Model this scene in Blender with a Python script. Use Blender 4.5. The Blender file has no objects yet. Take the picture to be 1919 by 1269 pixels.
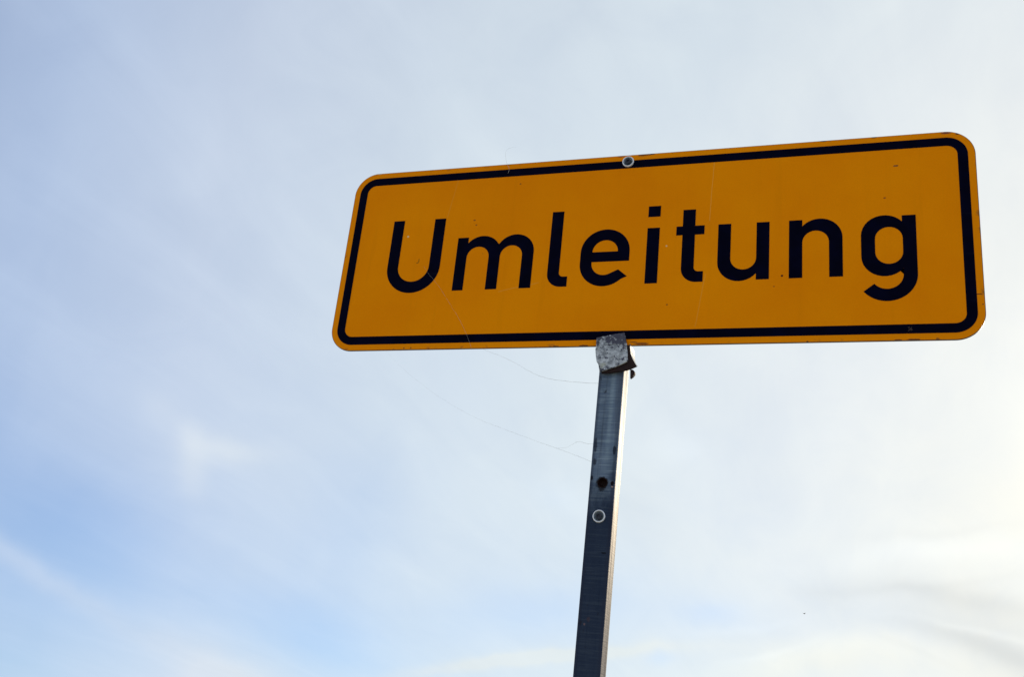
import bpy, bmesh, math, random
from mathutils import Vector, Matrix
from mathutils.geometry import tessellate_polygon

random.seed(7)
scene = bpy.context.scene
col = scene.collection

# ------------------------------------------------------------------ camera
cam_data = bpy.data.cameras.new('camera')
cam_data.sensor_width = 36.0
cam_data.lens = 37.84
cam_data.clip_start = 0.05
cam_data.clip_end = 20000.0
cam = bpy.data.objects.new('camera', cam_data)
col.objects.link(cam)
CAM = Vector((0.8849, -1.5496, 1.5998))
c_right = Vector((0.94974, 0.29673, 0.09968))
c_up = Vector((0.02021, -0.37591, 0.92644))
c_back = c_right.cross(c_up)
cam.matrix_world = Matrix((
    (c_right.x, c_up.x, c_back.x, CAM.x),
    (c_right.y, c_up.y, c_back.y, CAM.y),
    (c_right.z, c_up.z, c_back.z, CAM.z),
    (0, 0, 0, 1)))
scene.camera = cam

# ------------------------------------------------------------------ view
vs = scene.view_settings
scene.display_settings.display_device = 'sRGB'
vs.view_transform = 'Standard'
vs.look = 'None'
vs.exposure = 0.0
vs.gamma = 1.0
vs.use_curve_mapping = False

# ------------------------------------------------------------------ sun and sky
SUN_AZ, SUN_EL = 20.0, 15.0           # azimuth from +Y towards +X
az, el = math.radians(SUN_AZ), math.radians(SUN_EL)
SUN = Vector((math.sin(az) * math.cos(el), math.cos(az) * math.cos(el), math.sin(el)))
sl = bpy.data.lights.new('sun', 'SUN')
sl.energy = 4.0
sl.angle = math.radians(0.6)
sl.color = (1.0, 0.84, 0.62)
sun = bpy.data.objects.new('sun', sl)
sun.rotation_euler = SUN.to_track_quat('Z', 'Y').to_euler()
col.objects.link(sun)

world = bpy.data.worlds.new('World')
scene.world = world
world.use_nodes = True
wt = world.node_tree
wt.nodes.clear()


class G:
    """small helper that writes node graphs"""
    def __init__(self, tree):
        self.t = tree

    def n(self, kind, **kw):
        nd = self.t.nodes.new(kind)
        for k, v in kw.items():
            setattr(nd, k, v)
        return nd

    def put(self, sock, v):
        if isinstance(v, bpy.types.NodeSocket):
            self.t.links.new(v, sock)
        elif v is not None:
            sock.default_value = v

    def m(self, op, a, b=None, c=None, clamp=False):
        nd = self.n('ShaderNodeMath', operation=op, use_clamp=clamp)
        for i, v in enumerate((a, b, c)):
            self.put(nd.inputs[i], v)
        return nd.outputs[0]

    def v(self, op, a, b=None, scale=None):
        nd = self.n('ShaderNodeVectorMath', operation=op)
        self.put(nd.inputs[0], a)
        if b is not None:
            self.put(nd.inputs[1], b)
        if scale is not None:
            self.put(nd.inputs['Scale'], scale)
        return nd.outputs['Value'] if op in ('DOT_PRODUCT', 'LENGTH', 'DISTANCE') else nd.outputs['Vector']

    def noise(self, vec, scale, detail=4.0, rough=0.5, dist=0.0):
        nd = self.n('ShaderNodeTexNoise')
        self.put(nd.inputs['Vector'], vec)
        nd.inputs['Scale'].default_value = scale
        nd.inputs['Detail'].default_value = detail
        nd.inputs['Roughness'].default_value = rough
        nd.inputs['Distortion'].default_value = dist
        return nd

    def ramp(self, fac, stops, interp='LINEAR'):
        nd = self.n('ShaderNodeValToRGB')
        nd.color_ramp.interpolation = interp
        e = nd.color_ramp.elements
        while len(e) < len(stops):
            e.new(0.5)
        for el_, (p, c) in zip(e, stops):
            el_.position = p
            el_.color = (c, c, c, 1) if isinstance(c, (int, float)) else (*c, 1)
        self.put(nd.inputs[0], fac)
        return nd.outputs[0]

    def map(self, x, a, b, c, d, smooth=True):
        nd = self.n('ShaderNodeMapRange', interpolation_type='SMOOTHSTEP' if smooth else 'LINEAR')
        self.put(nd.inputs[0], x)
        for i, q in enumerate((a, b, c, d)):
            nd.inputs[i + 1].default_value = q
        return nd.outputs[0]

    def mix(self, fac, a, b, blend='MIX'):
        nd = self.n('ShaderNodeMix', data_type='RGBA', blend_type=blend)
        self.put(nd.inputs[0], fac)
        for s, q in ((nd.inputs[6], a), (nd.inputs[7], b)):
            self.put(s, (*q, 1) if isinstance(q, tuple) and len(q) == 3 else q)
        return nd.outputs[2]

    def mapping(self, vec, scale=(1, 1, 1), loc=(0, 0, 0), rot=(0, 0, 0)):
        nd = self.n('ShaderNodeMapping')
        self.put(nd.inputs[0], vec)
        nd.inputs[1].default_value = loc
        nd.inputs[2].default_value = rot
        nd.inputs[3].default_value = scale
        return nd.outputs[0]


g = G(wt)
SKY_STRENGTH = 0.14
sky = g.n('ShaderNodeTexSky', sky_type='NISHITA')
sky.sun_disc = False
sky.sun_elevation = el
sky.sun_rotation = az
sky.altitude = 100
sky.air_density = 1.2
sky.dust_density = 0.1
sky.ozone_density = 3.0

# the camera looks through clear air above the haze line, white balanced a little cool
direc = g.v('NORMALIZE', g.n('ShaderNodeTexCoord').outputs['Generated'])
sep = g.n('ShaderNodeSeparateXYZ')
g.put(sep.inputs[0], direc)
dz = sep.outputs[2]
# high cloud sheet: directions projected on a plane far above
inv = g.m('DIVIDE', 1.0, g.m('ADD', g.m('MAXIMUM', dz, 0.0), 0.16))
plane = g.v('SCALE', g.v('MULTIPLY', direc, (1, 1, 0)), scale=inv)
# gentle warp so that the streaks are ragged
wn = g.noise(direc, 5.0, 5.0, 0.55)
warp = g.v('SCALE', g.v('SUBTRACT', wn.outputs['Color'], (0.5, 0.5, 0.5)), scale=0.055)
wd = g.v('ADD', direc, warp)

cosun = g.v('DOT_PRODUCT', direc, tuple(SUN))
ang = g.m('MULTIPLY', g.m('ARCCOSINE', g.m('MINIMUM', cosun, 0.99999)), 1 / math.pi)   # 0..1 = 0..180 degrees

# thin cirrus, seen as soft streaks in the sheet
broad = g.noise(g.mapping(plane, (1.0, 0.55, 1.0), (3.1, 0.7, 0), (0, 0, 0.5)), 1.1, 6.0, 0.5, 0.4).outputs[0]
fine = g.noise(g.mapping(plane, (2.6, 0.8, 1.0), (0.4, 2.2, 0), (0, 0, -0.55)), 1.9, 7.0, 0.58, 0.6).outputs[0]
cover = g.ramp(ang, [(0.0, 0.97), (0.083, 0.93), (0.167, 0.87), (0.25, 0.80), (0.36, 0.72), (0.5, 0.70), (1.0, 0.70)])
cover = g.m('ADD', cover, g.m('MULTIPLY', g.m('SUBTRACT', broad, 0.5), 0.24))
cover = g.m('ADD', cover, g.m('MULTIPLY', g.m('SUBTRACT', fine, 0.5), 0.11))
warm = 0.0
gain = g.m('ADD', 1.0, g.m('MULTIPLY', g.m('SUBTRACT', fine, 0.5), 0.10))

mott = g.noise(direc, 11.0, 6.0, 0.55, 0.8).outputs[0]
cover = g.m('ADD', cover, g.m('MULTIPLY', g.m('SUBTRACT', mott, 0.5), 0.12))
gain = g.m('ADD', gain, g.m('MULTIPLY', g.m('SUBTRACT', mott, 0.5), 0.035))

# single cloud shapes: kind, centre direction, direction along, across, half length, half width, bow, amount
CLOUDS = [
    ('cover', (-0.6696, 0.7350, 0.1071), (0.6639, 0.6568, -0.3576), (-0.3331, -0.1683, -0.9277), 0.0875, 0.0090, 0.0000, 0.320),
    ('cover', (-0.5481, 0.8347, 0.0535), (0.7946, 0.5396, -0.2783), (-0.2611, -0.1100, -0.9590), 0.0610, 0.0169, 0.0000, 0.160),
    ('cover', (-0.5504, 0.8017, 0.2330), (0.8115, 0.5793, -0.0764), (-0.1962, 0.1471, -0.9695), 0.0365, 0.0131, 0.0038, 0.220),
    ('cover', (-0.5696, 0.7935, 0.2144), (0.1272, 0.3428, -0.9308), (-0.8120, -0.5029, -0.2962), 0.0281, 0.0126, 0.0000, 0.170),
    ('cover', (-0.5957, 0.7629, 0.2513), (0.7459, 0.4092, 0.5256), (0.2981, 0.5006, -0.8128), 0.0162, 0.0188, 0.0000, 0.080),
    ('cover', (-0.2936, 0.9522, 0.0839), (0.9442, 0.2751, 0.1814), (0.1496, 0.1325, -0.9798), 0.1144, 0.0059, -0.0014, 0.300),
    ('cover', (-0.5327, 0.8455, 0.0381), (0.8268, 0.5103, 0.2366), (0.1807, 0.1575, -0.9708), 0.0413, 0.0149, 0.0000, 0.250),
    ('cover', (-0.6469, 0.7512, 0.1314), (0.7205, 0.6585, -0.2173), (-0.2497, -0.0459, -0.9672), 0.1096, 0.0689, 0.0000, -0.430),
    ('cover', (-0.4671, 0.8800, 0.0862), (0.8522, 0.4741, -0.2215), (-0.2358, -0.0300, -0.9713), 0.0889, 0.0354, 0.0000, -0.330),
    ('cover', (-0.7233, 0.6566, 0.2137), (0.6905, 0.6868, 0.2270), (0.0023, 0.3118, -0.9502), 0.0588, 0.0477, 0.0000, -0.270),
    ('cover', (-0.7149, 0.5160, 0.4719), (0.6687, 0.7017, 0.2457), (-0.2044, 0.4912, -0.8467), 0.0684, 0.0960, 0.0000, -0.220),
    ('cover', (-0.2891, 0.9494, 0.1231), (0.9514, 0.2706, 0.1469), (0.1062, 0.1596, -0.9815), 0.0974, 0.0277, 0.0000, -0.200),
    ('cover', (-0.6824, 0.5326, 0.5007), (0.7263, 0.5717, 0.3817), (-0.0830, 0.6241, -0.7769), 0.1077, 0.0372, 0.0000, -0.080),
    ('cover', (-0.6781, 0.7343, 0.0295), (0.7333, 0.6734, 0.0939), (0.0491, 0.0853, -0.9951), 0.0581, 0.0244, 0.0000, -0.250),
    ('cover', (-0.4498, 0.8739, 0.1842), (0.7462, 0.4811, -0.4602), (-0.4908, -0.0695, -0.8685), 0.0557, 0.0648, 0.0000, -0.140),
    ('gain', (-0.1985, 0.9532, 0.2280), (0.5279, 0.3000, -0.7946), (-0.8258, -0.0374, -0.5627), 0.0310, 0.0292, 0.0000, -0.030),
    ('gain', (-0.1583, 0.9463, 0.2820), (0.9546, 0.2197, -0.2012), (-0.2523, 0.2373, -0.9381), 0.0232, 0.0165, 0.0000, 0.050),
    ('gain', (-0.2648, 0.9369, 0.2284), (0.8879, 0.3293, -0.3213), (-0.3762, 0.1177, -0.9190), 0.0273, 0.0136, 0.0000, 0.050),
    ('gain', (0.0807, 0.9843, 0.1570), (0.9924, -0.0647, -0.1042), (-0.0924, 0.1642, -0.9821), 0.1020, 0.0096, -0.0035, -0.075),
    ('gain', (0.0912, 0.9886, 0.1201), (0.9701, -0.0609, -0.2350), (-0.2250, 0.1380, -0.9645), 0.0914, 0.0086, -0.0035, -0.085),
    ('gain', (0.0922, 0.9857, 0.1412), (0.9811, -0.0657, -0.1818), (-0.1699, 0.1553, -0.9732), 0.1013, 0.0259, -0.0043, -0.085),
    ('gain', (0.0977, 0.9866, 0.1310), (0.9882, -0.0805, -0.1305), (-0.1182, 0.1422, -0.9828), 0.0780, 0.0034, -0.0017, 0.060),
    ('gain', (0.0462, 0.9830, 0.1778), (0.9881, -0.0711, 0.1366), (0.1469, 0.1693, -0.9745), 0.0943, 0.0044, 0.0114, -0.030),
    ('gain', (0.0516, 0.9750, 0.2161), (0.9912, -0.0764, 0.1084), (0.1222, 0.2086, -0.9703), 0.0546, 0.0044, 0.0036, -0.035),
    ('gain', (0.0635, 0.9786, 0.1957), (0.9958, -0.0752, 0.0527), (0.0663, 0.1916, -0.9792), 0.0783, 0.0114, -0.0062, 0.050),
    ('gain', (-0.0179, 0.9958, 0.0894), (0.9979, 0.0122, 0.0637), (0.0623, 0.0903, -0.9940), 0.1329, 0.0129, -0.0266, 0.060),
    ('gain', (-0.0638, 0.9948, 0.0792), (0.9930, 0.0554, 0.1041), (0.0991, 0.0853, -0.9914), 0.0865, 0.0215, -0.0129, 0.030),
    ('gain', (0.1202, 0.9866, 0.1105), (0.9797, -0.0999, -0.1736), (-0.1602, 0.1291, -0.9786), 0.0563, 0.0231, 0.0000, -0.100),
    ('gain', (-0.0322, 0.9868, 0.1585), (0.9981, 0.0233, 0.0579), (0.0534, 0.1601, -0.9857), 0.0302, 0.0152, 0.0000, -0.035),
    ('gain', (-0.0794, 0.9906, 0.1115), (0.9499, 0.0413, 0.3097), (0.3022, 0.1305, -0.9443), 0.0421, 0.0031, 0.0000, 0.035),
    ('gain', (0.0358, 0.9928, 0.1142), (0.9483, 0.0023, -0.3174), (-0.3154, 0.1197, -0.9414), 0.0297, 0.0031, 0.0000, -0.030),
    ('gain', (-0.1066, 0.9856, 0.1311), (0.9754, 0.0781, 0.2062), (0.1930, 0.1499, -0.9697), 0.0574, 0.0040, 0.0027, 0.025),
    ('warm', (-0.0180, 0.9962, 0.0851), (0.9978, 0.0125, 0.0650), (0.0637, 0.0861, -0.9942), 0.1327, 0.0197, -0.0265, 0.700),
    ('warm', (0.1535, 0.9587, 0.2394), (0.9878, -0.1422, -0.0641), (-0.0274, 0.2463, -0.9688), 0.0986, 0.0388, 0.0000, 0.180),
    ('cover', (-0.1365, 0.9809, 0.1384), (0.9882, 0.1250, 0.0888), (0.0698, 0.1488, -0.9864), 0.0317, 0.0110, 0.0000, -0.160),
    ('cover', (-0.1839, 0.9784, 0.0943), (0.9733, 0.1678, 0.1564), (0.1372, 0.1206, -0.9832), 0.0140, 0.0063, 0.0000, -0.140),
]
for kind, c, u, v, la, lb, bow, amp in CLOUDS:
    a = g.m('MULTIPLY', g.v('DOT_PRODUCT', wd, u), 1 / la)
    a2 = g.m('MULTIPLY', a, a)
    b = g.m('MULTIPLY', g.v('DOT_PRODUCT', wd, v), 1 / lb)
    if bow:
        k = bow / lb
        b = g.m('ADD', b, g.m('MULTIPLY', g.m('SUBTRACT', g.m('MINIMUM', a2, 4.0), 1.0), k))
    e = g.m('EXPONENT', g.m('MULTIPLY', g.m('MULTIPLY_ADD', b, b, a2), -1.0))
    front = g.m('GREATER_THAN', g.v('DOT_PRODUCT', direc, c), 0.0)
    f = g.m('MULTIPLY', g.m('MULTIPLY', e, front), amp)
    if kind == 'cover':
        cover = g.m('ADD', cover, f)
    elif kind == 'warm':
        warm = g.m('ADD', warm, f)
    else:
        gain = g.m('ADD', gain, f)
cover = g.m('MINIMUM', g.m('MAXIMUM', cover, 0.0), 1.0)

# brightness of the sunlit veil by its angle from the sun (it scatters forward)
veil = g.ramp(ang, [(p_, tuple(q / 1.25 for q in c_)) for p_, c_ in (
    (0.0, (1.25, 1.22, 1.12)), (0.055, (1.06, 1.055, 0.96)), (0.089, (0.955, 0.965, 0.905)), (0.133, (0.865, 0.905, 0.895)),
    (0.19, (0.785, 0.86, 0.88)), (0.25, (0.745, 0.825, 0.87)), (0.305, (0.69, 0.77, 0.875)), (0.35, (0.58, 0.69, 0.865)),
    (0.5, (0.63, 0.71, 0.83)), (0.75, (0.74, 0.78, 0.82)), (1.0, (0.76, 0.79, 0.82)))])  # unseen sky behind the camera is raised to light the sign face
veil = g.mix(g.m('MINIMUM', warm, 1.0), veil, g.mix(1.0, veil, (1.065, 0.995, 0.85), 'MULTIPLY'))   # ice veil warmed by the low sun
VEIL_STRENGTH = 1.25
bg_sky = g.n('ShaderNodeBackground')
g.put(sky.inputs['Vector'], g.v('NORMALIZE', g.v('ADD', direc, (0.0, 0.0, 0.10))))
g.put(bg_sky.inputs[0], g.mix(1.0, sky.outputs[0], (0.94, 0.99, 1.24), 'MULTIPLY'))
bg_sky.inputs[1].default_value = SKY_STRENGTH
bg_veil = g.n('ShaderNodeBackground')
g.put(bg_veil.inputs[0], veil)
g.put(bg_veil.inputs[1], g.m('MULTIPLY', gain, VEIL_STRENGTH))
mixs = g.n('ShaderNodeMixShader')
g.put(mixs.inputs[0], cover)
wt.links.new(bg_sky.outputs[0], mixs.inputs[1])
wt.links.new(bg_veil.outputs[0], mixs.inputs[2])
wo = g.n('ShaderNodeOutputWorld')
wt.links.new(mixs.outputs[0], wo.inputs[0])


# ------------------------------------------------------------------ helpers
def material(name):
    m = bpy.data.materials.new(name)
    m.use_nodes = True
    nt = m.node_tree
    nt.nodes.clear()
    gg = G(nt)
    out = gg.n('ShaderNodeOutputMaterial')
    p = gg.n('ShaderNodeBsdfPrincipled')
    nt.links.new(p.outputs[0], out.inputs[0])
    return m, gg, p


def tag(o, label=None, cat=None, group=None, kind=None):
    if label: o['label'] = label
    if cat: o['category'] = cat
    if group: o['group'] = group
    if kind: o['kind'] = kind
    return o


def obj(name, bm, mats, parent=None, loc=(0, 0, 0), smooth=False):
    me = bpy.data.meshes.new(name)
    bmesh.ops.recalc_face_normals(bm, faces=bm.faces)
    bm.to_mesh(me)
    bm.free()
    for m in (mats if isinstance(mats, (list, tuple)) else [mats]):
        me.materials.append(m)
    if smooth:
        for p in me.polygons:
            p.use_smooth = True
    o = bpy.data.objects.new(name, me)
    col.objects.link(o)
    o.parent = parent
    o.location = loc
    return o


def arc(cx, cy, r, a0, a1, n=14, ry=None):
    ry = r if ry is None else ry
    return [(cx + r * math.cos(math.radians(a0 + (a1 - a0) * i / n)),
             cy + ry * math.sin(math.radians(a0 + (a1 - a0) * i / n))) for i in range(n + 1)]


def rounded(x0, y0, x1, y1, r, n=12):
    return (arc(x1 - r, y0 + r, r, -90, 0, n) + arc(x1 - r, y1 - r, r, 0, 90, n)
            + arc(x0 + r, y1 - r, r, 90, 180, n) + arc(x0 + r, y0 + r, r, 180, 270, n))


def clean(loop):
    out = []
    for p in loop:
        if not out or math.hypot(p[0] - out[-1][0], p[1] - out[-1][1]) > 1e-6:
            out.append(p)
    if math.hypot(out[0][0] - out[-1][0], out[0][1] - out[-1][1]) < 1e-6:
        out.pop()
    return out


def slab(bm, loops, y_front, y_back, back=True, mat_front=0, mat_side=0):
    """outline (first loop) with holes in the XZ plane, extruded along Y"""
    loops = [clean(l) for l in loops]
    tris = tessellate_polygon([[Vector((x, z, 0)) for x, z in l] for l in loops])
    flat = [p for l in loops for p in l]
    fv = [bm.verts.new((x, y_front, z)) for x, z in flat]
    bv = [bm.verts.new((x, y_back, z)) for x, z in flat]
    for t in tris:
        try:
            bm.faces.new([fv[i] for i in t]).material_index = mat_front
            if back:
                bm.faces.new([bv[i] for i in reversed(t)]).material_index = mat_side
        except ValueError:
            pass
    k = 0
    for l in loops:
        n = len(l)
        for i in range(n):
            a, b = k + i, k + (i + 1) % n
            bm.faces.new((fv[a], fv[b], bv[b], bv[a])).material_index = mat_side
        k += n
    return fv


def lathe(bm, profile, n=32, mat=0):
    """profile of (radius, y) turned round the Y axis"""
    rings = []
    for r, y in profile:
        if r < 1e-6:
            rings.append([bm.verts.new((0, y, 0))])
        else:
            rings.append([bm.verts.new((r * math.cos(2 * math.pi * i / n), y, r * math.sin(2 * math.pi * i / n))) for i in range(n)])
    for a, b in zip(rings, rings[1:]):
        for i in range(n):
            j = (i + 1) % n
            q = [a[i % len(a)], a[j % len(a)], b[j % len(b)], b[i % len(b)]]
            q = list(dict.fromkeys(q))
            if len(q) > 2:
                bm.faces.new(q).material_index = mat


def tube(bm, pts, radii, n=6):
    pts = [Vector(p) for p in pts]
    prev = None
    for i, p in enumerate(pts):
        d = (pts[min(i + 1, len(pts) - 1)] - pts[max(i - 1, 0)]).normalized()
        s = d.cross(Vector((0, 1, 0)))
        s = s.normalized() if s.length > 1e-4 else Vector((1, 0, 0))
        w = d.cross(s)
        r = radii[i] if isinstance(radii, list) else radii
        ring = [bm.verts.new(p + (s * math.cos(2 * math.pi * k / n) + w * math.sin(2 * math.pi * k / n)) * r) for k in range(n)]
        if prev:
            for k in range(n):
                bm.faces.new((prev[k], prev[(k + 1) % n], ring[(k + 1) % n], ring[k]))
        else:
            bm.faces.new(list(reversed(ring)))
        prev = ring
    bm.faces.new(prev)


def smooth_path(pts, sub=6):
    P = [Vector(p) for p in pts]
    out = []
    for i in range(len(P) - 1):
        p0, p1, p2, p3 = P[max(i - 1, 0)], P[i], P[i + 1], P[min(i + 2, len(P) - 1)]
        for k in range(sub):
            t = k / sub
            out.append(0.5 * ((2 * p1) + (p2 - p0) * t + (2 * p0 - 5 * p1 + 4 * p2 - p3) * t * t + (3 * p1 - p0 - 3 * p2 + p3) * t ** 3))
    out.append(P[-1])
    return out


# ------------------------------------------------------------------ materials
# traffic yellow film, object space: x 0..1.05, z 0..0.35
YELLOW, gg, p = material('yellow_sign_film')
tc = gg.n('ShaderNodeTexCoord').outputs['Object']
sx = gg.n('ShaderNodeSeparateXYZ')
gg.put(sx.inputs[0], tc)
X, Z = sx.outputs[0], sx.outputs[2]
tone = gg.noise(tc, 5.0, 5.0, 0.6).outputs[0]
grain = gg.noise(tc, 420.0, 3.0, 0.6).outputs[0]
c = gg.mix(gg.map(tone, 0.3, 0.7, 0, 1), (0.90, 0.262, 0.0002), (0.96, 0.306, 0.0003))
c = gg.mix(gg.map(grain, 0.3, 0.75, 0, 0.22), c, (0.70, 0.215, 0.0003))
# faint vertical wash marks left by rain
wash = gg.noise(gg.mapping(tc, (60, 1, 3.0)), 1.0, 4.0, 0.6).outputs[0]
c = gg.mix(gg.map(wash, 0.52, 0.8, 0, 0.16), c, (0.64, 0.20, 0.001))
# grime gathered along the rim of the plate
dx_ = gg.m('MINIMUM', X, gg.m('SUBTRACT', 1.05, X))
dz_ = gg.m('MINIMUM', Z, gg.m('SUBTRACT', 0.35, Z))
rim = gg.m('MINIMUM', dx_, dz_)
rimn = gg.noise(tc, 46.0, 5.0, 0.65).outputs[0]
rimf = gg.m('MULTIPLY', gg.map(rim, 0.0, 0.007, 1, 0), gg.map(rimn, 0.56, 0.66, 0, 1), clamp=True)
c = gg.mix(gg.m('MULTIPLY', rimf, 0.75), c, (0.10, 0.05, 0.03))
# scattered fly specks
vo = gg.n('ShaderNodeTexVoronoi', feature='F1')
gg.put(vo.inputs['Vector'], gg.mapping(tc, (1, 0, 1)))
vo.inputs['Scale'].default_value = 26.0
vr = gg.n('ShaderNodeSeparateColor')
gg.put(vr.inputs[0], vo.outputs['Color'])
spk = gg.m('MULTIPLY', gg.m('LESS_THAN', vo.outputs['Distance'], 0.022), gg.m('GREATER_THAN', vr.outputs[0], 0.86))
c = gg.mix(gg.m('MULTIPLY', spk, 0.45), c, (0.12, 0.06, 0.02))
# single marks: x, z, half width, half height, colour, strength
DARK, BROWN, PALE = (0.035, 0.025, 0.03), (0.16, 0.055, 0.02), (0.85, 0.62, 0.30)
mn = gg.noise(tc, 260.0, 4.0, 0.65).outputs[0]
for mx, mz, a, b, mc, s in [
    (0.5359, 0.3482, .0125, .0022, BROWN, .8), (0.4945, 0.3482, .007, .002, (.35, .08, .04), .7), (0.5490, 0.3490, .004, .0014, DARK, .9),
    (0.8264, 0.3490, .006, .0014, DARK, .9), (0.8364, 0.3492, .003, .001, DARK, .8), (0.9035, 0.3488, .005, .0013, DARK, .8),
    (1.0094, 0.3470, .008, .0017, (.12, .04, .05), .8), (1.0262, 0.3444, .004, .0015, DARK, .9),
    (0.9338, 0.2944, .0036, .0018, (.08, .05, .04), .75), (0.9367, 0.2950, .0016, .0012, DARK, .6), (0.9167, 0.2387, .0020, .0018, (.25, .05, .02), .8),
    (0.7633, 0.1121, .0019, .0019, (.05, .01, .01), .95), (0.7514, 0.0944, .0013, .0013, (.2, .05, .02), .8),
    (0.5864, 0.0691, .0016, .0015, BROWN, .7), (0.3186, 0.3079, .0017, .0016, BROWN, .7),
    (0.2415, 0.2413, .0026, .0016, BROWN, .7), (0.2456, 0.2316, .0022, .0016, BROWN, .7),
    (0.1465, 0.1672, .0014, .0048, (.2, .1, .01), .6), (0.1445, 0.1632, .0026, .0015, (.15, .08, .01), .6),
    (0.1191, 0.2158, .0022, .0020, PALE, .95), (0.5806, 0.1734, .0016, .0016, PALE, .9),
    (1.0421, 0.0710, .0044, .0010, (.10, .02, .01), .85), (1.0465, 0.0547, .0012, .0012, DARK, .7),
    (0.1423, 0.0030, .0016, .0016, DARK, .7), (0.1549, 0.0033, .0014, .0014, DARK, .7),
    (0.5490, 0.0030, .0130, .0022, BROWN, .8), (0.5370, 0.0060, .0060, .0010, DARK, .7), (0.4560, 0.0016, .008, .0014, DARK, .8),
    (0.4100, 0.0014, .005, .0012, DARK, .6), (0.9510, 0.0014, .010, .0014, DARK, .8), (0.9300, 0.0013, .006, .0012, DARK, .7), (0.9834, 0.0018, .003, .0017, DARK, .6),
    (0.8014, 0.0014, .0016, .0014, DARK, .8), (0.0430, 0.3490, .004, .0013, PALE, .8), (0.292, 0.3490, .006, .0012, DARK, .6),
]:
    ex = gg.m('MULTIPLY', gg.m('SUBTRACT', X, mx), 1 / a)
    ez = gg.m('MULTIPLY', gg.m('SUBTRACT', Z, mz), 1 / b)
    d2 = gg.m('MULTIPLY_ADD', ex, ex, gg.m('MULTIPLY', ez, ez))
    d2 = gg.m('ADD', d2, gg.m('MULTIPLY', gg.m('SUBTRACT', mn, 0.5), 2.2))
    c = gg.mix(gg.map(d2, 0.5, 1.15, s, 0), c, mc)
# hairline scratches: x0, z0, x1, z1
for x0, z0, x1, z1, s in [(0.655, 0.335, 0.648, 0.215, .30), (0.2, 0.33, 0.19, 0.25, .18), (0.30, 0.103, 0.37, 0.118, .25), (0.648, 0.12, 0.632, 0.03, .2)]:
    L = math.hypot(x1 - x0, z1 - z0)
    ux, uz = (x1 - x0) / L, (z1 - z0) / L
    wob = gg.m('MULTIPLY', gg.m('SUBTRACT', tone, 0.5), 0.012)
    al = gg.m('ADD', gg.m('MULTIPLY', gg.m('SUBTRACT', X, x0), ux), gg.m('MULTIPLY', gg.m('SUBTRACT', Z, z0), uz))
    ac = gg.m('ABSOLUTE', gg.m('ADD', wob, gg.m('ADD', gg.m('MULTIPLY', gg.m('SUBTRACT', X, x0), -uz), gg.m('MULTIPLY', gg.m('SUBTRACT', Z, z0), ux))))
    inside = gg.m('MULTIPLY', gg.m('GREATER_THAN', al, 0.0), gg.m('LESS_THAN', al, L))
    line = gg.m('MULTIPLY', gg.map(ac, 0.0003, 0.0010, s, 0), inside)
    c = gg.mix(line, c, (0.85, 0.50, 0.12))
gg.put(p.inputs['Base Color'], c)
p.inputs['Roughness'].default_value = 0.42
p.inputs['Specular IOR Level'].default_value = 0.015
bp = gg.n('ShaderNodeBump')
bp.inputs['Strength'].default_value = 0.06
bp.inputs['Distance'].default_value = 0.002
gg.put(bp.inputs['Height'], gg.noise(tc, 9.0, 3.0, 0.5).outputs[0])
gg.put(p.inputs['Normal'], bp.outputs[0])

INK, gg, p = material('black_sign_film')
tc = gg.n('ShaderNodeTexCoord').outputs['Object']
n1 = gg.noise(tc, 30.0, 5.0, 0.6).outputs[0]
c = gg.mix(gg.map(n1, 0.35, 0.7, 0, 1), (0.0003, 0.0004, 0.0070), (0.0008, 0.0012, 0.0130))
scr = gg.noise(gg.mapping(tc, (8, 1, 90)), 1.0, 3.0, 0.6).outputs[0]
c = gg.mix(gg.map(scr, 0.66, 0.8, 0, 0.35), c, (0.012, 0.014, 0.026))
gg.put(p.inputs['Base Color'], c)
p.inputs['Roughness'].default_value = 0.38
p.inputs['Specular IOR Level'].default_value = 0.02

EDGE, gg, p = material('weathered_aluminium_edge')
tc = gg.n('ShaderNodeTexCoord').outputs['Object']
n1 = gg.noise(tc, 70.0, 4.0, 0.6).outputs[0]
gg.put(p.inputs['Base Color'], gg.mix(n1, (0.05, 0.035, 0.02), (0.16, 0.12, 0.07)))
p.inputs['Metallic'].default_value = 0.3
p.inputs['Roughness'].default_value = 0.5

BACK, gg, p = material('bare_aluminium_back')
tc = gg.n('ShaderNodeTexCoord').outputs['Object']
gg.put(p.inputs['Base Color'], gg.mix(gg.noise(tc, 12.0, 5.0).outputs[0], (0.30, 0.31, 0.32), (0.42, 0.43, 0.44)))
p.inputs['Metallic'].default_value = 0.7
p.inputs['Roughness'].default_value = 0.5

# galvanised tube: object space, z runs along the post, 0 at the foot
POST, gg, p = material('galvanised_post_steel')
tc = gg.n('ShaderNodeTexCoord').outputs['Object']
sx = gg.n('ShaderNodeSeparateXYZ')
gg.put(sx.inputs[0], tc)
X, Y, Z = sx.outputs
along = gg.noise(gg.mapping(tc, (160, 160, 3.0)), 1.0, 5.0, 0.6).outputs[0]
hatch = gg.noise(gg.mapping(tc, (28, 28, 520)), 1.0, 3.0, 0.55).outputs[0]
blot = gg.noise(gg.mapping(tc, (34, 34, 12)), 1.0, 6.0, 0.62).outputs[0]
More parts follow.
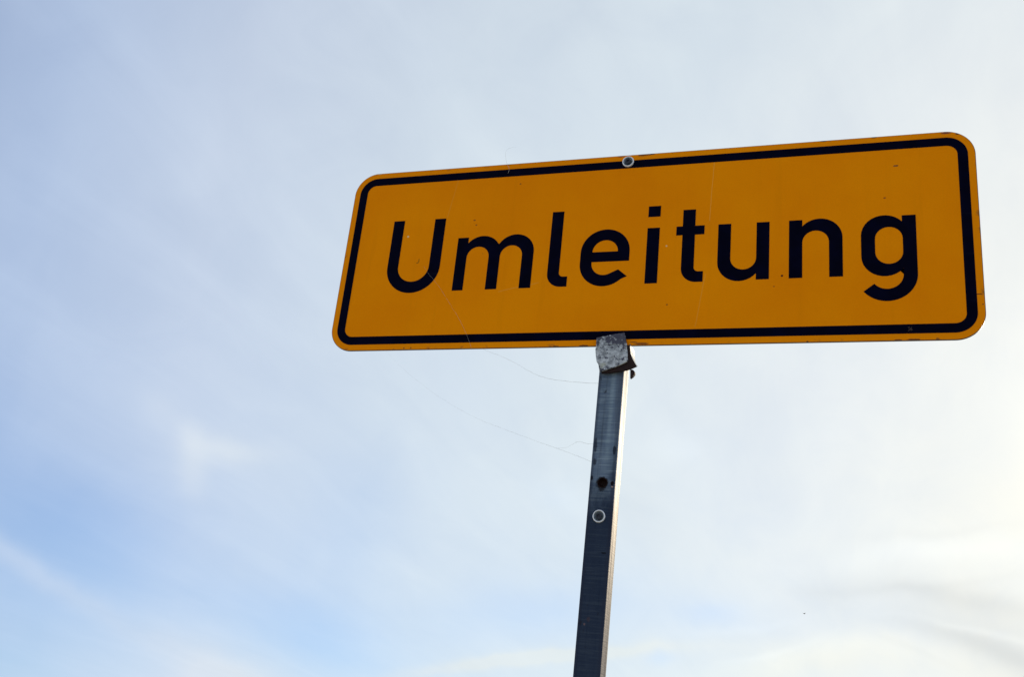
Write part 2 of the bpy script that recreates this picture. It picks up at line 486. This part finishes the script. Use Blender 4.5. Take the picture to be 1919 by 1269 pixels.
# the lower length is more weathered: a ragged boundary under the drilled hole
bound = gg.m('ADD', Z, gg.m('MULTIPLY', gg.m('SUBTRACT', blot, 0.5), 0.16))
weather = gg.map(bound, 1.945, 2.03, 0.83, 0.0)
c = gg.mix(gg.map(blot, 0.3, 0.72, 0, 1), (0.085, 0.125, 0.185), (0.140, 0.195, 0.275))
c = gg.mix(gg.map(hatch, 0.45, 0.72, 0, 0.75), c, (0.23, 0.30, 0.36))
c = gg.mix(gg.map(along, 0.52, 0.70, 0, 0.55), c, (0.06, 0.075, 0.105))
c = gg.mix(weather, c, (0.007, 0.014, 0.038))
pit = gg.noise(gg.mapping(tc, (120, 120, 60)), 1.0, 3.0, 0.6).outputs[0]
c = gg.mix(gg.map(pit, 0.67, 0.73, 0, 0.8), c, (0.020, 0.018, 0.025))
front = gg.m('LESS_THAN', Y, -0.0185)
# pale rubbed streak down the upper length
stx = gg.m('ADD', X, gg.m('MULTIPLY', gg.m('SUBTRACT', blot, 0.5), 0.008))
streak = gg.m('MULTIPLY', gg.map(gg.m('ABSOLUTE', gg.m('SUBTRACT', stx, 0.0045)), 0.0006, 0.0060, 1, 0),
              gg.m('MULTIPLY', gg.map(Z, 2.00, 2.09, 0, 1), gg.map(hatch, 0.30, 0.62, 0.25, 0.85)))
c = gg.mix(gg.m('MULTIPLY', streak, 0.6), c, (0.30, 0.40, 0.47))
# darker towards the two corners of the front face
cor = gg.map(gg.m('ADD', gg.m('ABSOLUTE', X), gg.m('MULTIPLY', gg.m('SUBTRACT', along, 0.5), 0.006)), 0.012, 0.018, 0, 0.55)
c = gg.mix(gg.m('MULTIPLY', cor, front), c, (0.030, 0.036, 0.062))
# stain round the drilled hole, chips near the edges, one with a painted highlight below
pn = gg.noise(tc, 190.0, 4.0, 0.6).outputs[0]
for mx, mz, a, b, mc, s in [(0.0002, 2.0010, .0100, .0125, (.010, .010, .014), .9), (0.0160, 2.0015, .0030, .0042, (.010, .006, .008), .95),
                            (0.0160, 1.9965, .0022, .0012, (.55, .36, .26), .8), (-0.0165, 2.0095, .0022, .0042, (.008, .008, .014), .9),
                            (0.0150, 2.0540, .0026, .0090, (.012, .016, .03), .8), (-0.0150, 2.062, .0030, .0130, (.012, .016, .03), .7),
                            (-0.0140, 2.035, .0030, .0060, (.012, .016, .03), .7), (0.0110, 1.896, .0050, .0011, (.006, .006, .008), .9),
                            (-0.0090, 1.792, .0018, .0022, (.20, .13, .13), .6), (-0.0035, 1.799, .0030, .0040, (.07, .05, .06), .6),
                            (0.0002, 2.0400, .0120, .0012, (.30, .38, .44), .5), (0.002, 2.030, .0100, .0009, (.30, .38, .44), .5)]:
    ex = gg.m('MULTIPLY', gg.m('SUBTRACT', X, mx), 1 / a)
    ez = gg.m('MULTIPLY', gg.m('SUBTRACT', Z, mz), 1 / b)
    d2 = gg.m('ADD', gg.m('MULTIPLY_ADD', ex, ex, gg.m('MULTIPLY', ez, ez)), gg.m('MULTIPLY', gg.m('SUBTRACT', pn, 0.5), 2.0))
    c = gg.mix(gg.m('MULTIPLY', gg.map(d2, 0.45, 1.1, s, 0), front), c, mc)
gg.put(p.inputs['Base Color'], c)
p.inputs['Metallic'].default_value = 0.12
gg.put(p.inputs['Roughness'], gg.map(along, 0.3, 0.7, 0.50, 0.62))
p.inputs['IOR'].default_value = 1.45
gg.put(p.inputs['Specular IOR Level'], gg.map(along, 0.38, 0.62, 0.075, 0.030))
p.inputs['Specular Tint'].default_value = (0.92, 0.82, 0.66, 1)
bp = gg.n('ShaderNodeBump')
bp.inputs['Strength'].default_value = 0.35
bp.inputs['Distance'].default_value = 0.0006
gg.put(bp.inputs['Height'], gg.m('ADD', hatch, gg.m('MULTIPLY', along, 0.6)))
gg.put(p.inputs['Normal'], bp.outputs[0])

PLATE, gg, p = material('mottled_zinc_plate')
tc = gg.n('ShaderNodeTexCoord').outputs['Object']
sx = gg.n('ShaderNodeSeparateXYZ')
gg.put(sx.inputs[0], tc)
n1 = gg.noise(tc, 120.0, 5.0, 0.65).outputs[0]
n2 = gg.noise(tc, 210.0, 4.0, 0.6).outputs[0]
n3 = gg.noise(tc, 75.0, 5.0, 0.6).outputs[0]
c = gg.mix(gg.map(n1, 0.36, 0.64, 0, 1), (0.19, 0.21, 0.23), (0.55, 0.59, 0.62))
c = gg.mix(gg.map(gg.noise(tc, 95.0, 2.0).outputs[0], 0.56, 0.70, 0, 0.5), c, (0.30, 0.31, 0.16))
# flaked spots, and grime that is thicker up by the plate of the sign
spot = gg.m('ADD', n2, gg.m('MULTIPLY', gg.m('SUBTRACT', n3, 0.5), 0.5))
spot = gg.m('ADD', spot, gg.map(sx.outputs[2], -0.012, 0.022, 0.0, 0.26))
c = gg.mix(gg.map(spot, 0.545, 0.635, 0, 0.95), c, (0.03, 0.03, 0.06))
gg.put(p.inputs['Base Color'], c)
p.inputs['Metallic'].default_value = 0.15
p.inputs['Roughness'].default_value = 0.5
bp = gg.n('ShaderNodeBump')
bp.inputs['Strength'].default_value = 0.4
bp.inputs['Distance'].default_value = 0.0006
gg.put(bp.inputs['Height'], n2)
gg.put(p.inputs['Normal'], bp.outputs[0])

RUST, gg, p = material('rusty_dark_steel')
tc = gg.n('ShaderNodeTexCoord').outputs['Object']
gg.put(p.inputs['Base Color'], gg.mix(gg.noise(tc, 140.0, 4.0, 0.6).outputs[0], (0.006, 0.004, 0.006), (0.035, 0.014, 0.010)))
p.inputs['Roughness'].default_value = 0.7
p.inputs['Specular IOR Level'].default_value = 0.2

ZINC, gg, p = material('bright_zinc_washer')
tc = gg.n('ShaderNodeTexCoord').outputs['Object']
gg.put(p.inputs['Base Color'], gg.mix(gg.noise(tc, 300.0, 3.0).outputs[0], (0.74, 0.78, 0.84), (0.90, 0.92, 0.95)))
p.inputs['Metallic'].default_value = 0.1
p.inputs['Roughness'].default_value = 0.34

CUP, gg, p = material('tarnished_washer_cup')
tc = gg.n('ShaderNodeTexCoord').outputs['Object']
gg.put(p.inputs['Base Color'], gg.mix(gg.noise(tc, 170.0, 3.0, 0.6).outputs[0], (0.02, 0.03, 0.04), (0.30, 0.38, 0.44)))
p.inputs['Metallic'].default_value = 0.5
p.inputs['Roughness'].default_value = 0.35

BOLT, gg, p = material('blackened_bolt_steel')
tc = gg.n('ShaderNodeTexCoord').outputs['Object']
gg.put(p.inputs['Base Color'], gg.mix(gg.noise(tc, 350.0, 3.0).outputs[0], (0.006, 0.007, 0.012), (0.03, 0.035, 0.05)))
p.inputs['Metallic'].default_value = 0.4
p.inputs['Roughness'].default_value = 0.4

SILK, gg, p = material('spider_silk')
tc = gg.n('ShaderNodeTexCoord').outputs['Object']
gg.put(p.inputs['Base Color'], gg.mix(gg.noise(tc, 60.0, 2.0).outputs[0], (0.42, 0.40, 0.36), (0.66, 0.63, 0.58)))
p.inputs['Roughness'].default_value = 0.5

FEATHER, gg, p = material('grey_bird_feathers')
tc = gg.n('ShaderNodeTexCoord').outputs['Object']
gg.put(p.inputs['Base Color'], gg.mix(gg.noise(tc, 40.0, 3.0).outputs[0], (0.32, 0.32, 0.32), (0.45, 0.45, 0.45)))
p.inputs['Roughness'].default_value = 0.8

GROUND, gg, p = material('dry_verge_ground')
tc = gg.n('ShaderNodeTexCoord').outputs['Object']
n1 = gg.noise(tc, 0.35, 6.0, 0.6).outputs[0]
n2 = gg.noise(tc, 9.0, 6.0, 0.65).outputs[0]
c = gg.mix(gg.map(n1, 0.35, 0.65, 0, 1), (0.26, 0.24, 0.15), (0.42, 0.36, 0.26))
c = gg.mix(gg.map(n2, 0.4, 0.7, 0, 0.6), c, (0.48, 0.42, 0.32))
gg.put(p.inputs['Base Color'], c)
p.inputs['Roughness'].default_value = 0.95
bp = gg.n('ShaderNodeBump')
bp.inputs['Strength'].default_value = 0.6
bp.inputs['Distance'].default_value = 0.03
gg.put(bp.inputs['Height'], n2)
gg.put(p.inputs['Normal'], bp.outputs[0])

# ------------------------------------------------------------------ ground
bm = bmesh.new()
rings = []
for r in (0.6, 2, 6, 20, 80, 400, 2000, 7000):
    ring = []
    for i in range(48):
        a = 2 * math.pi * i / 48
        h = 0.0 if r <= 2 else random.uniform(-0.03, 0.03)
        ring.append(bm.verts.new((r * math.cos(a), r * math.sin(a), h)))
    rings.append(ring)
bm.faces.new(rings[0])
for a, b in zip(rings, rings[1:]):
    for i in range(48):
        bm.faces.new((a[i], a[(i + 1) % 48], b[(i + 1) % 48], b[i]))
tag(obj('ground', bm, GROUND, smooth=True), 'dry grassy verge the sign post stands in', None, None, 'structure')

# ------------------------------------------------------------------ the sign
H0 = 2.224                          # underside of the plate above the ground
POST_X0, POST_LEAN = 0.5035, 0.01115
foot_x = POST_X0 - POST_LEAN * H0
root = bpy.data.objects.new('detour_sign', None)
col.objects.link(root)
root.location = (foot_x, 0.023, 0.0)
tag(root, 'yellow detour sign lettered Umleitung on a square galvanised post', 'road sign')
OFF = Vector((-foot_x, -0.023, H0))   # plate origin seen from the root

# post: square tube with rounded corners, real wall thickness and a drilled hole in front
TOP, HALF, RAD, WALL = 2.555, 0.0200, 0.0042, 0.0022
outer = rounded(-HALF, -HALF, HALF, HALF, RAD, 5)
inner = rounded(-HALF + WALL, -HALF + WALL, HALF - WALL, HALF - WALL, RAD - WALL, 5)
HOLE_Z, HOLE_R = H0 - 0.2215, 0.0070
bm = bmesh.new()


def wall_tube(prof, skip):
    lo = [bm.verts.new((x, y, -0.35)) for x, y in prof]
    hi = [bm.verts.new((x, y, TOP)) for x, y in prof]
    n = len(prof)
    for i in range(n):
        j = (i + 1) % n
        if abs(prof[i][1] - skip) < 1e-6 and abs(prof[j][1] - skip) < 1e-6:
            continue
        bm.faces.new((lo[i], lo[j], hi[j], hi[i]))
    return lo, hi


lo, hi = wall_tube(outer, -HALF)
li, hii = wall_tube(inner, -HALF + WALL)
for i in range(len(outer)):
    j = (i + 1) % len(outer)
    bm.faces.new((hi[i], hi[j], hii[j], hii[i]))
fx = HALF - RAD
hole = [(0.0006 + x, HOLE_Z + z) for x, z in arc(0, 0, HOLE_R, 0, 352.5, 47)]
skins = []
for y in (-HALF, -HALF + WALL):
    loops = [[(-fx, -0.35), (fx, -0.35), (fx, TOP), (-fx, TOP)], hole]
    flat = [q for l in loops for q in l]
    fv = [bm.verts.new((x, y, z)) for x, z in flat]
    for t in tessellate_polygon([[Vector((x, z, 0)) for x, z in l] for l in loops]):
        bm.faces.new([fv[i] for i in t])
    skins.append(fv[4:])
for i in range(len(hole)):
    j = (i + 1) % len(hole)
    bm.faces.new((skins[0][i], skins[0][j], skins[1][j], skins[1][i]))
bmesh.ops.remove_doubles(bm, verts=bm.verts, dist=1e-5)
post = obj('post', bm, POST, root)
post.rotation_euler = (0, math.atan(POST_LEAN), 0)
for f in post.data.polygons:
    f.use_smooth = False
# dark burred lining of the hole
bm = bmesh.new()
lathe(bm, [(0.0071, -0.0005), (0.0076, -0.0011), (0.0080, -0.0004), (0.0078, 0.0)], 36)
lathe(bm, [(0.0069, 0.0004), (0.0067, 0.009), (0.0, 0.010)], 36)
obj('hole_lining', bm, RUST, post, (0.0006, -HALF, HOLE_Z), True)

# sign plate
W, H = 1.05, 0.35
bm = bmesh.new()
ol = rounded(0.0009, 0.0009, W - 0.0009, H - 0.0009, 0.0415, 18)
slab(bm, [ol], 0.0, 0.0006, back=False, mat_front=0, mat_side=0)
ol2 = rounded(0, 0, W, H, 0.0424, 18)
slab(bm, [ol2], 0.0006, 0.0030, back=True, mat_front=1, mat_side=1)
for f in bm.faces:
    if all(abs(v.co.y - 0.003) < 1e-6 for v in f.verts):
        f.material_index = 2
panel = obj('sign_panel', bm, [YELLOW, EDGE, BACK], root, OFF)
FILM_F, FILM_B = -0.00035, -0.00002

bm = bmesh.new()
slab(bm, [rounded(0.0108, 0.0110, W - 0.0108, H - 0.0110, 0.0315, 16),
          rounded(0.0257, 0.0258, W - 0.0257, H - 0.0258, 0.0160, 12)[::-1]], FILM_F, FILM_B, back=False)
obj('border', bm, INK, panel)

# lettering, measured in plate heights
B, XH, CAP = 0.3065, 0.5930, 0.7085


def arch_n(x, right, first=True):
    """n: stem and arch; returns one outline"""
    s = 0.0575
    ri = (right - s) - (x + s)
    return ([(x, B), (x, XH), (x + s, XH), (x + s, 0.560)]
            + arc(right - 0.097, 0.499, 0.097, 141, 0, 14)
            + [(right, B), (right - s, B)]
            + arc(x + s + ri / 2, 0.480, ri / 2, 0, 180, 14)
            + [(x + s, B)])


LETTERS = []
# U
LETTERS.append([[(0.252, CAP)] + arc(0.394, 0.4445, 0.142, 180, 360, 28) + [(0.536, CAP), (0.477, CAP)]
                + arc(0.394, 0.4465, 0.083, 360, 180, 24) + [(0.311, CAP)]])
# m
LETTERS.append([[(0.616, B), (0.616, XH), (0.672, XH), (0.672, 0.560)]
                + arc(0.748, 0.501, 0.097, 141, 31, 14) + arc(0.919, 0.501, 0.097, 149, 0, 14)
                + [(1.016, B), (0.958, B)] + arc(0.9015, 0.4825, 0.0565, 0, 180, 14)
                + [(0.845, B), (0.787, B)] + arc(0.7295, 0.4825, 0.0575, 0, 180, 14) + [(0.672, B)]])
# l
LETTERS.append([[(1.094, CAP), (1.152, CAP)] + arc(1.173, 0.3795, 0.0210, 180, 270, 6)
                + [(1.1945, 0.3585), (1.1945, B)] + arc(1.163, 0.3755, 0.069, 270, 180, 10)])
# e
LETTERS.append([[(1.487, 0.428), (1.308, 0.428)] + arc(1.3690, 0.4195, 0.061, 180, 300, 14) + [(1.438, 0.385), (1.481, 0.348)]
                + arc(1.369, 0.419, 0.118, 314, 180, 18) + arc(1.369, 0.480, 0.118, 180, 0, 26),
                arc(1.3695, 0.4795, 0.0615, 0, 180, 18)])
# i: stem and dot are two meshes' worth of outline in one letter
LETTERS.append([[(1.566, B), (1.624, B), (1.624, XH), (1.566, XH)]])
I_DOT = [[(1.566, 0.652), (1.624, 0.652), (1.624, CAP), (1.566, CAP)]]
# t
LETTERS.append([[(1.731, 0.679), (1.789, 0.679), (1.789, XH), (1.832, XH), (1.832, 0.547), (1.789, 0.547)]
                + arc(1.8095, 0.379, 0.0205, 180, 270, 6) + [(1.832, 0.3585), (1.832, 0.306)]
                + arc(1.800, 0.375, 0.069, 270, 180, 10) + [(1.731, 0.547), (1.702, 0.547), (1.702, XH), (1.731, XH)]])
# u
LETTERS.append([[(1.895, XH), (1.953, XH)] + arc(2.0102, 0.416, 0.0573, 180, 360, 16) + [(2.0675, XH), (2.1245, XH), (2.1245, B), (2.0675, B), (2.0675, 0.338)]
                + arc(1.992, 0.399, 0.097, 321, 180, 14)])
# n
LETTERS.append([arch_n(2.210, 2.439)])
# g
LETTERS.append([[(2.687, 0.561), (2.687, 0.5905), (2.744, 0.5905)] + arc(2.620, 0.307, 0.124, 0, -142, 22)
                + arc(2.620, 0.307, 0.0670, -142, 0, 20) + [(2.687, 0.337)]
                + arc(2.613, 0.397, 0.097, 321, 180, 12) + arc(2.613, 0.4985, 0.097, 180, 40, 12),
                arc(2.631, 0.480, 0.057, 0, 180, 14) + arc(2.631, 0.415, 0.057, 180, 360, 14)])
for k, loops in enumerate(LETTERS):
    bm = bmesh.new()
    sc = [[(x * 0.35, z * 0.35) for x, z in l] for l in loops]
    slab(bm, sc, FILM_F, FILM_B, back=False)
    if k == 4:
        slab(bm, [[(x * 0.35, z * 0.35) for x, z in l] for l in I_DOT], FILM_F, FILM_B, back=False)
    obj('letter', bm, INK, panel)

# tiny stamped number in the border, worn to a dull brown
STAMP, gg, p = material('worn_stamp_print')
tc = gg.n('ShaderNodeTexCoord').outputs['Object']
gg.put(p.inputs['Base Color'], gg.mix(gg.noise(tc, 900.0, 2.0).outputs[0], (0.03, 0.02, 0.02), (0.10, 0.055, 0.045)))
p.inputs['Roughness'].default_value = 0.6
bm = bmesh.new()
h = 0.0060
three = [(0, 1), (.5, 1), (.32, .6), (.52, .35), (.4, .05), (0, 0)]
six = [(1.25, .95), (.95, .75), (.85, .35), (.95, .05), (1.2, .05), (1.3, .3), (1.15, .5), (.9, .42)]
for glyph in (three, six):
    tube(bm, [(0.9433 + x * h * 0.75, -0.00045, 0.0152 + z * h) for x, z in glyph], 0.00045, 5)
obj('stamped_number', bm, STAMP, panel)


# bolts: zinc cup washer round a dark hexagonal head
def bolt(parent, x, y, z, r=0.0098):
    b = bpy.data.objects.new('bolt', None)
    col.objects.link(b)
    b.parent = parent
    b.location = (x, y, z)
    bm = bmesh.new()
    lathe(bm, [(r * 1.03, 0.0), (r * 1.03, -0.0016), (r * 0.99, -0.0027), (r * 0.93, -0.0030), (r * 0.85, -0.0027), (r * 0.82, -0.0020)], 40)
    obj('washer', bm, ZINC, b, smooth=True)
    bm = bmesh.new()
    lathe(bm, [(r * 0.825, -0.0021), (r * 0.70, -0.0010), (0.0, -0.0008)], 40)
    obj('washer_cup', bm, CUP, b, smooth=True)
    bm = bmesh.new()
    q = r * 0.56
    hexo = [(q * math.cos(math.radians(a)), q * math.sin(math.radians(a))) for a in range(17, 377, 60)]
    sock = [(q * 0.5 * math.cos(math.radians(a)), q * 0.5 * math.sin(math.radians(a))) for a in range(5, 365, 60)]
    slab(bm, [hexo, sock[::-1]], -0.0034, -0.0008, back=False)
    slab(bm, [sock], -0.0016, -0.0010, back=False)
    obj('bolt_head', bm, BOLT, b)
    return b


bolt(root, OFF.x + 1.451 * 0.35, OFF.y + FILM_F, OFF.z + 0.961 * 0.35, 0.0097)
bz = H0 - 0.2735
bolt(post, -0.0003, -HALF, bz, 0.0094)

# bracket that grips the lower rim of the plate
brk = bpy.data.objects.new('clamp_bracket', None)
col.objects.link(brk)
brk.parent = root
brk.location = OFF + Vector((0.504, 0, 0))


def U(x, z):
    return (x * 0.35 - 0.504, z * 0.35)


fy = -0.0075
bm = bmesh.new()
front = [U(1.365, 0.034), U(1.366, -0.005), U(1.364, -0.024), U(1.369, -0.060), U(1.374, -0.083), U(1.383, -0.096), U(1.390, -0.128), U(1.395, -0.1315),
         U(1.425, -0.122), U(1.458, -0.111), U(1.488, -0.098), U(1.512, -0.086), U(1.5165, -0.080), U(1.513, -0.040), U(1.507, 0.0), U(1.500, 0.030), U(1.494, 0.056),
         U(1.455, 0.051), U(1.41, 0.042)]
slab(bm, [front], fy, fy + 0.0024)
bmesh.ops.bevel(bm, geom=[e for e in bm.edges if all(abs(v.co.y - fy) < 1e-6 for v in e.verts) and len(e.link_faces) == 2
                          and any(abs(f.normal.y) < 0.5 for f in e.link_faces)], offset=0.0005, segments=1, affect='EDGES')
obj('front_plate', bm, PLATE, brk)
# left cheek folded back along the post
bm = bmesh.new()
x0, z0 = U(1.372, -0.020)
x1, z1 = U(1.376, -0.085)
ch = [(x0, fy + 0.0024, z0 + 0.004), (x0 + 0.0015, 0.020, z0), (x1 + 0.0015, 0.020, z1), (x1, fy + 0.0024, z1)]
vs_ = [bm.verts.new(q) for q in ch] + [bm.verts.new((q[0] + 0.0022, q[1], q[2])) for q in ch]
for f in ((0, 1, 2, 3), (7, 6, 5, 4), (0, 4, 5, 1), (1, 5, 6, 2), (2, 6, 7, 3), (3, 7, 4, 0)):
    bm.faces.new([vs_[i] for i in f])
obj('left_cheek', bm, PLATE, brk)
# rusty inner clip that shows under and beside the plate
bm = bmesh.new()
clip = [U(1.400, -0.118), U(1.398, -0.136), U(1.430, -0.134), U(1.470, -0.128), U(1.500, -0.124), U(1.5245, -0.1175), U(1.5560, -0.1035), U(1.548, -0.090), U(1.536, -0.068),
        U(1.524, -0.040), U(1.520, -0.002), U(1.500, -0.002)]
slab(bm, [clip], fy + 0.0030, -0.0006 + 0.0)
obj('inner_clip', bm, RUST, brk)
# flared side sheet catching the light on its outer face
bm = bmesh.new()
edge = [U(1.5205, 0.004), U(1.5215, -0.020), U(1.526, -0.045), U(1.536, -0.068), U(1.548, -0.090), U(1.5565, -0.1035)]
DEEP = (0.030, 0.030, 0.028, 0.022, 0.013, 0.003)
prev = None
for i, (x, z) in enumerate(edge):
    t = i / 5
    quad = [bm.verts.new((x, fy + 0.004, z)), bm.verts.new((x + 0.0006, DEEP[i], z + 0.002 * t)),
            bm.verts.new((x - 0.0010, DEEP[i], z + 0.002 * t)), bm.verts.new((x - 0.0010, fy + 0.004, z))]
    if prev:
        for k in range(4):
            bm.faces.new((prev[k], prev[(k + 1) % 4], quad[(k + 1) % 4], quad[k]))
    else:
        bm.faces.new(quad)
    prev = quad
bm.faces.new(prev)
obj('side_flap', bm, PLATE, brk)
# curled lower lip
bm = bmesh.new()
lip = [U(1.527, -0.116), U(1.541, -0.119), U(1.5485, -0.1285), U(1.5485, -0.138), U(1.541, -0.149), U(1.529, -0.158)]
slab(bm, [lip], -0.002, 0.004)
obj('curled_lip', bm, RUST, brk)


# ------------------------------------------------------------------ spider threads
def thread(pts, y, label, r0=0.00012, r1=0.00012):
    path = smooth_path([(x, yy if yy is not None else y, H0 + z) for x, yy, z in [(q[0], q[2] if len(q) > 2 else None, q[1]) for q in pts]], 6)
    n = len(path) - 1
    o0 = Vector(path[0])
    bm = bmesh.new()
    tube(bm, [q - o0 + Vector((0, 0, random.uniform(-1, 1) * 0.0003)) for q in path],
         [(r0 + (r1 - r0) * i / n) * random.uniform(0.75, 1.25) for i in range(n + 1)], 5)
    o = obj('spider_thread', bm, SILK, None, o0)
    tag(o, label, 'spider thread', 'spider threads on the sign')
    return o


thread([(0.4870, -0.0606), (0.4476, -0.0575), (0.4122, -0.0536), (0.3850, -0.0469), (0.3615, -0.0356), (0.3422, -0.0243), (0.3229, -0.0147), (0.3036, -0.0068), (0.2646, 0.0081, 0.0035)],
       0.008, 'sagging thread just under the sign, running to the post below the bracket', 0.00019, 0.00009)
thread([(0.4860, -0.1899), (0.4530, -0.1774), (0.4222, -0.1666), (0.3864, -0.1549), (0.3499, -0.1420), (0.3221, -0.1324), (0.2938, -0.1218), (0.2550, -0.1038), (0.2000, -0.0720), (0.1450, -0.0330), (0.1050, 0.0030, 0.0035)],
       0.008, 'lowest long thread slanting down to the post above the drilled hole', 0.00013, 0.00004)
thread([(0.4860, -0.1596), (0.4786, -0.1592), (0.4710, -0.1592), (0.4572, -0.1559), (0.4392, -0.1656), (0.4219, -0.1666)],
       0.008, 'short kinked thread linking the post to the lowest long thread', 0.00018, 0.00008)
thread([(0.2648, 0.0005), (0.2543, 0.0227), (0.2373, 0.0522), (0.2174, 0.0803), (0.1936, 0.1131), (0.1703, 0.1394), (0.1581, 0.1553)],
       -0.0009, 'pale thread across the yellow face from the letter U to the lower edge', 0.00011, 0.00005)
thread([(0.2936, 0.3313, -0.0008), (0.2948, 0.3387, -0.0012), (0.2921, 0.3455, -0.0012), (0.2893, 0.3510, -0.0012), (0.2860, 0.3600, 0.001), (0.2835, 0.3720), (0.2853, 0.3810), (0.2919, 0.3848), (0.3007, 0.3862)],
       0.002, 'curled thread caught on the upper edge of the sign above the letter m', 0.00024, 0.00006)

# ------------------------------------------------------------------ far bird
bird = bpy.data.objects.new('bird', None)
col.objects.link(bird)
bird.location = CAM + Vector((-0.0560, 0.9881, 0.1432)) * 75.0
bm = bmesh.new()
prof = [(-0.085, 0.003), (-0.06, 0.008), (-0.03, 0.019), (0.0, 0.024), (0.03, 0.021), (0.05, 0.015), (0.062, 0.016), (0.075, 0.011), (0.085, 0.003)]
tube(bm, [(x, 0, 0) for x, _ in prof], [r for _, r in prof], 8)
obj('body', bm, FEATHER, bird, smooth=True)
for s in (-1, 1):
    bm = bmesh.new()
    pts = [(0.035, 0.01), (0.045, 0.06), (0.02, 0.13), (-0.02, 0.16), (-0.015, 0.11), (-0.03, 0.05), (-0.035, 0.01)]
    up = [bm.verts.new((x, s * y, 0.012 + 0.25 * y)) for x, y in pts]
    dn = [bm.verts.new((x, s * y, 0.007 + 0.25 * y)) for x, y in pts]
    bm.faces.new(up)
    bm.faces.new(dn[::-1])
    for i in range(7):
        bm.faces.new((up[i], dn[i], dn[(i + 1) % 7], up[(i + 1) % 7]))
    obj('wing', bm, FEATHER, bird)
bird.rotation_euler = (0.1, 0.05, 0.6)
tag(bird, 'tiny grey speck of a bird flying far off, low right of the post', 'bird')
